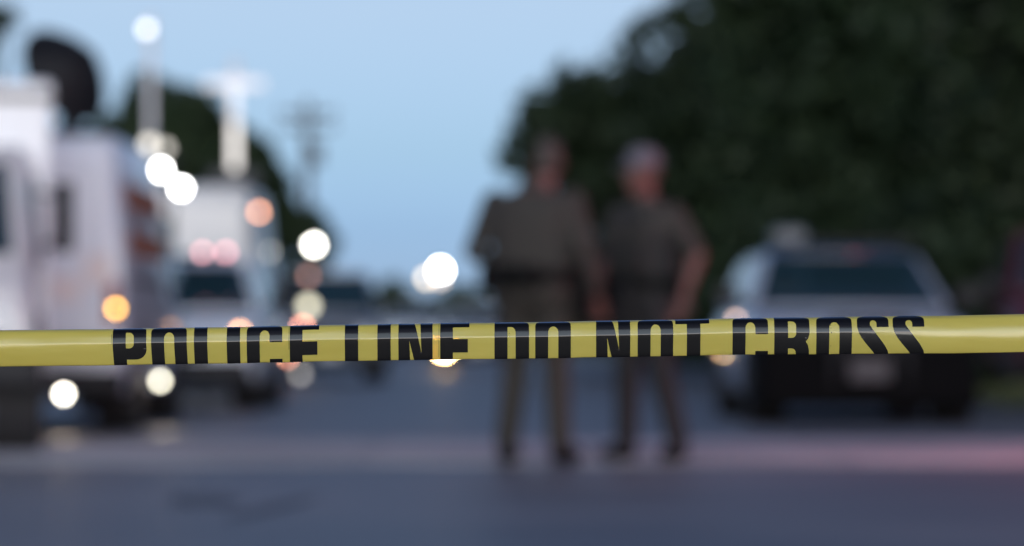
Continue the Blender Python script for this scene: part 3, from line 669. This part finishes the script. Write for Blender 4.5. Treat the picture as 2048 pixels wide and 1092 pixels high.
add_lamp(s4, 293, 58, 36.2, 0.42, (1.0, 0.98, 0.99), 0.36, 'floodlight')
# utility pole far down the street
up = thing('utility_pole', 'distant wooden utility pole with crossarm against the sky', 'utility pole', (-8.0, 150, 0))
bm = BM(); tube(bm, [(0,0,-0.2),(0,0,9.9)], [0.2, 0.14], 10); link('pole', bm, 'pole_wood', up, smooth=True)
for z in (9.3, 8.75):
    bm = BM(); box(bm, (-1.1,-0.2,z), (1.1,-0.08,z+0.13)); link('crossarm', bm, 'pole_wood', up)
    for x in (-1.0,-0.5,0.5,1.0):
        bm = BM(); lathe(bm, [(0.05,0),(0.07,0.05),(0.04,0.1),(0.06,0.15),(0.02,0.2)], (x,-0.14,z+0.13), (0,0,1), 10); link('insulator', bm, 'lamp_housing', up)
bm = BM(); lathe(bm, [(0.22,0),(0.24,0.05),(0.24,0.7),(0.18,0.8)], (0.35,-0.15,7.4), (0,0,1), 16); link('transformer', bm, 'lamp_housing', up, smooth=True)

# ------------------------------------------------------------------ people
def person(label, loc, rz, Hh, J, cap=False, trouser='trousers_tan', vest=False, head_turn=0.0, build=1.0, shirt='khaki'):
    """local frame: facing -Y, the person's left is +X, feet on z=0, authored for 1.80 m"""
    t = thing('person', label, 'person', loc, rz, None); k = Hh/1.80; t.scale = (k, k, k)
    V = Vector; w = build
    hipL, hipR = V((0.095,0,0.94)), V((-0.095,0,0.94))
    kL, kR, aL, aR = V(J['kL']), V(J['kR']), V(J['aL']), V(J['aR'])
    sL, sR = V((0.172*w,0.01,1.425)), V((-0.172*w,0.01,1.425))
    eL, eR, wL, wR = V(J['eL']), V(J['eR']), V(J['wL']), V(J['wR'])
    hc = V(J.get('head', (0,-0.03,1.66)))
    rot = Euler((J.get('nod', 0), 0, head_turn)).to_matrix()
    def hp(x, y, z): return hc + rot @ V((x, y, z))
    torso = [(0.86,0,0.005,0.13*w,0.10*w),(0.92,0,0.005,0.168*w,0.122*w),(1.0,0,0,0.168*w,0.125*w),(1.1,0,-0.005,0.163*w,0.125*w),(1.22,0,0,0.172*w,0.128*w),(1.33,0,0.0,0.182*w,0.128*w),(1.42,0,0.01,0.178*w,0.108*w),(1.475,0,0.015,0.125*w,0.078*w),(1.51,0,0.015,0.065,0.06)]
    bm = BM(); ellipse_loft(bm, torso)
    for h, kn, an in ((hipL,kL,aL),(hipR,kR,aR)):
        capsule(bm, h, kn, 0.088*w, 0.058); capsule(bm, kn, kn.lerp(an,0.35), 0.056, 0.058); capsule(bm, kn.lerp(an,0.35), an, 0.058, 0.038)
        ft = an + V((math.copysign(0.03, an.x), -0.15, -0.045)); capsule(bm, an + V((0,0.03,-0.045)), ft, 0.03, 0.026)
    for s, e, wr in ((sL,eL,wL),(sR,eR,wR)):
        ball(bm, s, (0.048*w,0.05,0.05)); capsule(bm, s, e, 0.048*w, 0.042); capsule(bm, e, e.lerp(wr,0.3), 0.042, 0.043); capsule(bm, e.lerp(wr,0.3), wr, 0.042, 0.027)
        d = (wr-e).normalized(); side = d.cross(V((0,-1,0.01))).normalized(); nrm = side.cross(d).normalized()
        out = math.copysign(1, wr.x)
        pal = wr + d*0.06
        Mx = Matrix((side, nrm, d)).transposed(); ball(bm, pal, (0.041,0.018,0.055), Mx)
        curl = J.get('curl', 0.5)
        for i in range(4):
            L0 = (0.040,0.045,0.043,0.034)[i]; off = side*(-0.030+0.020*i); b0 = wr + d*0.098 + off
            p1 = b0 + d*L0; inn = -out*V((1,0,0)) * curl
            p2 = p1 + (d + inn*0.8).normalized()*L0*0.72; p3 = p2 + (d*0.55 + inn*1.2).normalized()*L0*0.55
            capsule(bm, b0, p1, 0.0098, 0.009, 8); capsule(bm, p1, p2, 0.009, 0.0083, 8); capsule(bm, p2, p3, 0.0083, 0.0075, 8)
        tb = wr + d*0.03 - side*0.03; t1 = tb + (-side*0.8 + d*0.8 - nrm*0.3).normalized()*0.042; t2 = t1 + (d - side*0.25).normalized()*0.032
        capsule(bm, tb, t1, 0.0125, 0.011, 8); capsule(bm, t1, t2, 0.011, 0.009, 8)
    capsule(bm, V((hc.x*0.5,0.015,1.44)), hc + V((0,0.02,-0.06)), 0.07, 0.06)
    ball(bm, hp(0,0.015,0.035), (0.075,0.095,0.10), rot); ball(bm, hp(0,-0.02,-0.035), (0.062,0.075,0.085), rot)
    ball(bm, hp(0,-0.075,-0.095), (0.032,0.025,0.022), rot); capsule(bm, hp(0,-0.092,0.005), hp(0,-0.112,-0.035), 0.010, 0.0155, 8)
    for s in (-1, 1):
        ball(bm, hp(s*0.079,0.01,-0.015), (0.010,0.02,0.033), rot); ball(bm, hp(s*0.03,-0.083,0.022), (0.026,0.012,0.008), rot); ball(bm, hp(s*0.04,-0.062,-0.03), (0.024,0.022,0.02), rot)
    ball(bm, hp(0,-0.094,-0.066), (0.024,0.009,0.009), rot)
    body = link('body', bm, 'skin', t); remesh(body, 0.0075, 3)
    for s in (-1, 1):
        bm = BM(); ball(bm, hp(s*0.031,-0.083,0.004), (0.0125,0.0105,0.0075), rot, 10, 7); ey = link('eye', bm, 'eye_white', t, smooth=True)
        bm = BM(); ball(bm, hp(s*0.031,-0.0922,0.004), (0.005,0.003,0.005), rot, 8, 6); link('iris', bm, 'leather', ey, smooth=True)
        bm = BM(); capsule(bm, hp(s*0.018,-0.095,0.026), hp(s*0.047,-0.085,0.027), 0.004, 0.003, 6); link('eyebrow', bm, 'hair_brown', t)
    bm = BM(); capsule(bm, hp(-0.02,-0.101,-0.066), hp(0.02,-0.101,-0.066), 0.0035, 0.0035, 6); link('mouth', bm, 'red_paint', t)
    # hair, cap
    bm = BM(); ball(bm, hp(0,0.03,0.055), (0.081,0.094,0.09), rot); ball(bm, hp(0,0.06,-0.01), (0.072,0.055,0.06), rot)
    hr = link('hair', bm, 'hair_brown', t); remesh(hr, 0.008, 2)
    if cap:
        bm = BM(); n = 24; rings = []
        for z, q in ((0.045,1.0),(0.075,1.0),(0.11,0.93),(0.14,0.72),(0.155,0.4),(0.16,0.06)):
            rings.append([hp(0.091*q*math.cos(2*PI*i/n), 0.012+0.112*q*math.sin(2*PI*i/n), z) for i in range(n)])
        loft(bm, rings); c = link('cap', bm, 'cap_cloth', t, smooth=True)
        bm = BM(); top = []; bot = []
        for i in range(13):
            a = PI + PI*i/12; ca, sa = math.cos(a), math.sin(a); top.append(hp(0.082*ca, -0.07+0.115*sa, 0.048 - 0.02*abs(sa))); bot.append(hp(0.082*ca, -0.07+0.115*sa, 0.042 - 0.02*abs(sa)))
        loft(bm, [top, bot]); link('cap_visor', bm, 'cap_cloth', c)
    # shirt
    g = 0.014; bm = BM(); ellipse_loft(bm, [(0.97,0,0,0.176*w+g,0.132*w+g)] + [(z,cx,cyy,rx+g+0.004,ry+g+0.004) for z,cx,cyy,rx,ry in torso[3:8]] + [(1.497,0,0.015,0.075,0.072)])
    for s, e in ((sL,eL),(sR,eR)):
        ball(bm, s, (0.062*w,0.066,0.064)); q = s.lerp(e, J.get('sleeve', 0.86)); capsule(bm, s, q, 0.062*w, 0.058)
    if J.get('long'):
        for e, wr in ((eL,wL),(eR,wR)): capsule(bm, e, e.lerp(wr, 0.9), 0.056, 0.042)
    sh = link('shirt', bm, shirt, t); remesh(sh, 0.009, 4)
    bm = BM(); n = 20; rings = []
    for z, r0 in ((1.485,0.078),(1.53,0.072),(1.535,0.078),(1.492,0.088)): rings.append([(r0*math.cos(2*PI*i/n), 0.015 + r0*math.sin(2*PI*i/n) - 0.01, z + (0.012*math.sin(2*PI*i/n))) for i in range(n)])
    loft(bm, rings, cap=False); link('collar', bm, shirt, sh, smooth=True)
    for s in (-1, 1):
        bm = BM(); box(bm, (s*0.085-0.045,-0.158*w,1.27), (s*0.085+0.045,-0.140*w,1.37)); link('pocket', bm, shirt, sh, bevel=0.004)
    if vest:
        bm = BM(); ellipse_loft(bm, [(1.06,0,-0.002,0.190*w,0.152*w),(1.2,0,0,0.196*w,0.158*w),(1.32,0,0,0.196*w,0.155*w),(1.40,0,0.004,0.15*w,0.142*w),(1.44,0,0.01,0.12*w,0.12*w)])
        ve = link('vest', bm, 'vest', t); remesh(ve, 0.01, 3)
        for x in (-0.09, 0.0, 0.09):
            bm = BM(); box(bm, (x-0.035,-0.185*w,1.10), (x+0.035,-0.148*w,1.22)); link('pouch', bm, 'vest', ve, bevel=0.008)
    # trousers
    bm = BM(); ellipse_loft(bm, [(0.85,0,0.005,0.15*w,0.12*w),(0.92,0,0.008,0.185*w,0.142*w),(1.0,0,0.004,0.182*w,0.14*w),(1.03,0,0,0.176*w,0.136*w)])
    for h, kn, an in ((hipL,kL,aL),(hipR,kR,aR)):
        capsule(bm, h, kn, 0.106*w, 0.076); capsule(bm, kn, an + V((0,0.005,0.02)), 0.077, 0.066)
    tr = link('trousers', bm, trouser, t); remesh(tr, 0.009, 4)
    # duty belt
    bm = BM(); n = 32; rings = []
    for q, z in ((0.006,0.985),(0.022,0.985),(0.022,1.065),(0.006,1.065)):
        rings.append([((0.178*w+q+0.008)*math.cos(2*PI*i/n), (0.138*w+q+0.008)*math.sin(2*PI*i/n), z) for i in range(n)])
    rings.append(rings[0]); loft(bm, rings, cap=False); be = link('duty_belt', bm, 'leather', t, smooth=True)
    bm = BM(); box(bm, (-0.245*w,-0.06,0.80), (-0.195*w,0.04,1.06)); link('holster', bm, 'leather', be, bevel=0.012)
    bm = BM(); box(bm, (0.195*w,-0.02,0.93), (0.24*w,0.05,1.08)); link('radio', bm, 'leather', be, bevel=0.01)
    for x in (-0.08, 0.02, 0.10):
        bm = BM(); box(bm, (x-0.03,0.135*w,0.955), (x+0.03,0.19*w,1.09)); link('belt_pouch', bm, 'leather', be, bevel=0.01)
    bm = BM(); box(bm, (-0.03,-0.178*w,0.985), (0.03,-0.164*w,1.04)); link('buckle', bm, 'dark_metal', be, bevel=0.004)
    # boots
    for an in (aL, aR):
        s = math.copysign(1, an.x); bm = BM(); capsule(bm, an + V((0,0.01,0.10)), an + V((0,0.012,-0.02)), 0.047, 0.05)
        capsule(bm, an + V((0,0.035,-0.052)), an + V((s*0.03,-0.16,-0.058)), 0.044, 0.042); ball(bm, an + V((s*0.02,-0.10,-0.05)), (0.048,0.09,0.045))
        capsule(bm, an + V((0,0.045,-0.075)), an + V((s*0.03,-0.17,-0.078)), 0.024, 0.024)
        bo = link('boot', bm, 'leather', t); remesh(bo, 0.008, 2)
    return t

P1 = dict(kL=(0.115,-0.02,0.52), kR=(-0.12,-0.03,0.52), aL=(0.15,0.02,0.10), aR=(-0.16,0.02,0.10),
          eL=(0.335,0.05,1.16), wL=(0.215,-0.18,1.06), eR=(-0.31,0.03,1.16), wR=(-0.33,-0.09,0.92), head=(-0.06,-0.05,1.648), curl=0.5, long=True, sleeve=1.0)
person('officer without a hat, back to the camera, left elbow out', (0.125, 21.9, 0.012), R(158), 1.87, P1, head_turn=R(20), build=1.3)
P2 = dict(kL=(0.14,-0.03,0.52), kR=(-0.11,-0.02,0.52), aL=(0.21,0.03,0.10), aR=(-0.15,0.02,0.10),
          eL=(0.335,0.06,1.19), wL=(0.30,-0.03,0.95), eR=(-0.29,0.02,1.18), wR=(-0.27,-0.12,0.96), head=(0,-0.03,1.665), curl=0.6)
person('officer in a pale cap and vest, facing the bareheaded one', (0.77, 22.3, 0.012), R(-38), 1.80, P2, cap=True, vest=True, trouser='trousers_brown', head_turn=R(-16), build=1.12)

# ------------------------------------------------------------------ the tape
TD = 3.6
def slope_z(x):   # visible top fold of the tape across the picture
    return EYE + (HZ - (644.4 - 0.0161 * (x * F / TD))) * TD / F
def tilt(s, t):
    """angle of the film (degrees, 0 = facing the camera, + = facing up) at s mm below the letter tops; t = 0 left .. 1 right"""
    soft = max(0.0, min(1.0, (t - 0.72) / 0.25)); left = max(0.0, min(1.0, (0.14 - t) / 0.14))
    pts = [(-16, 188), (-10, 186), (-5, 165), (-2.0, 120), (0, 82 - 8*soft), (5, 78 - 14*soft), (8, 52 - 8*soft), (12, 27 + 6*soft), (16, 21 + 3*soft), (20.3, 20 - 4*soft - 3*left), (20.9, 5 + 9*soft + 6*left), (21.6, -10 + 21*soft + 12*left), (26, -13 + 14*soft + 6*left), (32, -14 + 4*soft), (38, -15 - 3*soft), (41.4, -20 - 4*left), (42.6, -80), (43.8, -160), (46, -168), (64, -171)]
    for (a, va), (b, vb) in zip(pts[:-1], pts[1:]):
        if a <= s <= b: return va + (vb - va) * (s - a) / (b - a)
    return pts[0][1] if s < pts[0][0] else pts[-1][1]
S0, S1, DS = -14.0, 62.0, 0.5
NS = int((S1 - S0) / DS) + 1
rw = random.Random(3); PH = [rw.uniform(0, 6.28) for _ in range(8)]
_cache = {}
def prof(x):
    key = round(x * 400)
    if key in _cache: return _cache[key]
    t = (x * F / TD + 1024) / 2048.0; t = max(-0.05, min(1.05, t))
    y = z = 0.0; ys_ = [0.0]; zs_ = [0.0]
    for i in range(NS - 1):
        a = R(tilt(S0 + (i + 0.5) * DS, t)); y -= math.sin(a) * DS; z -= math.cos(a) * DS; ys_.append(y); zs_.append(z)
    zt = max(zs_); i41 = int((42.0 - S0) / DS); yb = ys_[i41]
    out = ([q - yb for q in ys_], [q - zt for q in zs_]); _cache[key] = out
    return out
def tape_pt(x, s, lift=0.0):
    x0 = round(x * 400) / 400.0; f = (x - x0) * 400
    def one(xx):
        ys_, zs_ = prof(xx); q = (s - S0) / DS; i = max(0, min(NS - 2, int(q))); r = q - i
        return ys_[i]*(1-r) + ys_[i+1]*r, zs_[i]*(1-r) + zs_[i+1]*r
    ya, za = one(x0); yb, zb = one(x0 + (1/400.0 if f >= 0 else -1/400.0)); f = abs(f)
    y = ya*(1-f) + yb*f; z = za*(1-f) + zb*f
    t = max(-0.05, min(1.05, (x * F / TD + 1024) / 2048.0))
    a = R(tilt(s, t)); y -= math.cos(a) * lift; z += math.sin(a) * lift
    wob = 0.35*math.sin(9*x + PH[0] + s*0.03) + 0.22*math.sin(23*x + PH[1] - s*0.06) + 0.12*math.sin(61*x + PH[2] + s*0.10)
    edge = 0.22*math.sin(17*x + PH[3]) + 0.12*math.sin(47*x + PH[4]) + 0.07*math.sin(103*x + PH[5])
    return (x, TD + (y + wob) / 1000.0, slope_z(x) + (z + edge) / 1000.0)
tape = thing('police_tape', 'yellow police tape with black lettering stretched across the street', 'tape', (0, TD, EYE))
TL = Matrix.Translation((0, -TD, -EYE))
bm = BM(); NX = 700; XW = 2.2; grid = []
for i in range(NX + 1):
    x = -XW + 2*XW*i/NX
    grid.append([bm.verts.new(TL @ Vector(tape_pt(x, S0 + j*DS*1.0))) for j in range(0, NS)])
for a, b in zip(grid[:-1], grid[1:]):
    for j in range(len(a) - 1): bm.faces.new((a[j], b[j], b[j+1], a[j+1]))
me = bpy.data.meshes.new('film'); bm.to_mesh(me); bm.free()
film = link('film', me, 'tape_film', tape); me.polygons.foreach_set('use_smooth', [True]*len(me.polygons))

def arc(cx, cy_, rx, ry, a0, a1, n=8):
    return [(cx + rx*math.cos(R(a0 + (a1-a0)*i/n)), cy_ + ry*math.sin(R(a0 + (a1-a0)*i/n))) for i in range(n+1)]
def rrect(x0, y0, x1, y1, r, corners=(1,1,1,1), ry=None):
    ry = ry or r; p = []
    for (cx, cy_, a0), on in zip(((x1-r, y0+ry, -90), (x1-r, y1-ry, 0), (x0+r, y1-ry, 90), (x0+r, y0+ry, 180)), corners):
        if on: p += arc(cx, cy_, r, ry, a0, a0+90)
        else: p.append({-90:(x1,y0), 0:(x1,y1), 90:(x0,y1), 180:(x0,y0)}[a0])
    return p
HL = 60.0
GLYPH = {
 'O': [rrect(0,0,33.3,HL,10.5,ry=11), rrect(12.1,11,21.6,HL-11,4.7,ry=6.5)],
 'D': [rrect(0,0,32.4,HL,10,(1,1,0,0),ry=11), rrect(12.2,11,19.8,HL-11,4.5,(1,1,0,0),ry=6)],
 'L': [[(0,0),(12.5,0),(12.5,48),(27,48),(27,HL),(0,HL)]],
 'I': [[(0,0),(12.5,0),(12.5,HL),(0,HL)]],
 'E': [[(0,0),(27.4,0),(27.4,11),(11.9,11),(11.9,22.6),(25.9,22.6),(25.9,35.6),(11.9,35.6),(11.9,49),(27.4,49),(27.4,HL),(0,HL)]],
 'N': [[(0,0),(14.2,0),(21.6,35),(20.3,0),(32,0),(32,HL),(18.8,HL),(10.3,23.5),(11.6,HL),(0,HL)]],
 'T': [[(0,0),(31.8,0),(31.8,11),(23.4,11),(23.4,HL),(10.7,HL),(10.7,11),(0,11)]],
 'P': [arc(21.5,10,10,10,-90,0) + arc(21,27,10.5,10,0,90) + [(12.3,37),(12.3,HL),(0,HL),(0,0)], arc(15.6,15.5,4.2,4.8,-90,0) + arc(15.6,21.5,4.2,4.6,0,90) + [(12.3,26),(12.3,10.7)]],
 'C': [[(33.3,22.5),(21.4,22.5)] + arc(16.8,16.5,4.6,6.0,0,-180) + arc(16.8,43.5,4.6,6.0,180,0) + [(21.4,38.6),(33.3,38.6)] + arc(23,49,10.3,11,0,90) + arc(10.5,49,10.5,11,90,180) + arc(10.5,11,10.5,11,180,270) + arc(23,11,10.3,11,-90,0)],
 'R': [arc(23,9.5,10,9.5,-90,0) + [(33,22),(32,26.5),(29.5,29.5),(31.5,33),(32.6,38),(33.2,HL),(20.6,HL),(20.3,42)] + arc(16.5,41,3.8,4.6,0,-90) + [(12.9,36.4),(12.9,HL),(0,HL),(0,0)], arc(16.6,14.5,3.9,4.6,-90,0) + arc(16.6,21.6,3.9,4.6,0,90) + [(12.9,26.2),(12.9,9.9)]],
 'S': [[(29.6,16.5)] + arc(19.8,10,9.8,10,0,-90) + arc(10,10,10,10,-90,-180) + [(0,16),(1.3,21.5),(4,26.5),(9,33),(14.5,39.5),(17.5,44)] + arc(15.4,47.6,3.1,3.6,0,180) + [(12.3,42.5),(0.3,42.5)] + arc(10.3,50,10,10,180,90) + arc(20,50,10,10,90,0) + [(30,45),(28.8,39),(25.5,33),(20.5,26.5),(14.5,18.5)] + [(12.2,14.5)] + arc(15.1,13.2,3.2,4.0,190,360) + [(18.3,16.5)]],
}
def glyph_mesh(ch, x_left, width_scale=1.0):
    cu = bpy.data.curves.new('g', 'CURVE'); cu.dimensions = '2D'; cu.fill_mode = 'BOTH'
    for loop in GLYPH[ch]:
        clean = []
        for p in loop:
            if not clean or (abs(p[0]-clean[-1][0]) + abs(p[1]-clean[-1][1])) > 1e-3: clean.append(p)
        if abs(clean[0][0]-clean[-1][0]) + abs(clean[0][1]-clean[-1][1]) < 1e-3: clean.pop()
        sp = cu.splines.new('POLY'); sp.points.add(len(clean)-1); sp.use_cyclic_u = True
        for i, (a, b) in enumerate(clean): sp.points[i].co = (a*width_scale, -b, 0, 1)
    ob = bpy.data.objects.new('g', cu); me = bpy.data.meshes.new_from_object(ob)
    bm = BM(); bm.from_mesh(me)
    bpy.data.objects.remove(ob); bpy.data.curves.remove(cu); bpy.data.meshes.remove(me)
    for k in range(1, 120):
        s = k * 0.5
        if s > HL: break
        bmesh.ops.bisect_plane(bm, geom=bm.verts[:]+bm.edges[:]+bm.faces[:], plane_co=(0,-s,0), plane_no=(0,1,0))
    for k in range(1, 9):
        bmesh.ops.bisect_plane(bm, geom=bm.verts[:]+bm.edges[:]+bm.faces[:], plane_co=(k*4.0,0,0), plane_no=(1,0,0))
    nor = []
    bm.verts.index_update()
    for v in bm.verts:
        s = -v.co.y; lean = 2.2 * max(0, 1 - (x_left/2.048) / 260.0) * (max(0, s-6)/36.0)**2 if x_left < 520 else 0
        x = (x_left - 1024) * TD / F + (v.co.x + lean) / 1000.0
        a_ = R(tilt(s, max(-0.05, min(1.05, (x * F / TD + 1024) / 2048.0)))); nor.append((0.0, -math.cos(a_), math.sin(a_)))
        v.co = TL @ Vector(tape_pt(x, s + 0.0, 0.12))
    for f_ in bm.faces:
        f_.normal_update(); f_.smooth = True
        vn = nor[f_.verts[0].index]
        if f_.normal.y * vn[1] + f_.normal.z * vn[2] < 0: f_.normal_flip()
    me = bpy.data.meshes.new('letter'); bm.to_mesh(me); bm.free()
    me.normals_split_custom_set_from_vertices(nor)
    return me
LINE = [('P',226),('O',303),('L',388.5),('I',454),('C',494),('E',580),('L',690),('I',755),('N',797),('E',880.5),('D',989),('O',1070.5),
        ('N',1192),('O',1275),('T',1350.5),('C',1464.5),('R',1548),('O',1632),('S',1713.5),('S',1785)]
for ch, px in LINE:
    o = link('printed_letter', glyph_mesh(ch, px), 'tape_ink', tape)
    o.data.polygons.foreach_set('use_smooth', [True]*len(o.data.polygons))
def ghost(px, s0, s1, wd=0.28):
    bm = BM(); x = (px-1024)*TD/F; n = 40
    vs = [[bm.verts.new(TL @ Vector(tape_pt(x + q*wd/1000, s0+(s1-s0)*k/n, 0.12))) for q in (0, 1)] for k in range(n+1)]
    for a, b in zip(vs[:-1], vs[1:]): bm.faces.new((a[0], a[1], b[1], b[0]))
    link('ink_hairline', bm, 'tape_ink', tape)
for px, s0, s1 in ((1033.2, 12, 40), (223.6, 12, 22), (877.6, 2, 40), (578, 6, 30)): ghost(px, s0, s1)
# stray ink specks beside the letters
for px, s, r in ((1018.5,17.5,0.35),(1019.5,20.5,0.4),(1018,30,0.25),(1661,11,0.4),(1661,14,0.4),(1661,17,0.35),(1662,21.5,0.55),(1661,34,0.3)):
    bm = BM(); x = (px-1024)*TD/F; vs = [bm.verts.new(TL @ Vector(tape_pt(x + r/1000*math.cos(2*PI*k/8), s + r*math.sin(2*PI*k/8), 0.12))) for k in range(8)]
    bm.faces.new(vs); link('ink_speck', bm, 'tape_ink', tape)
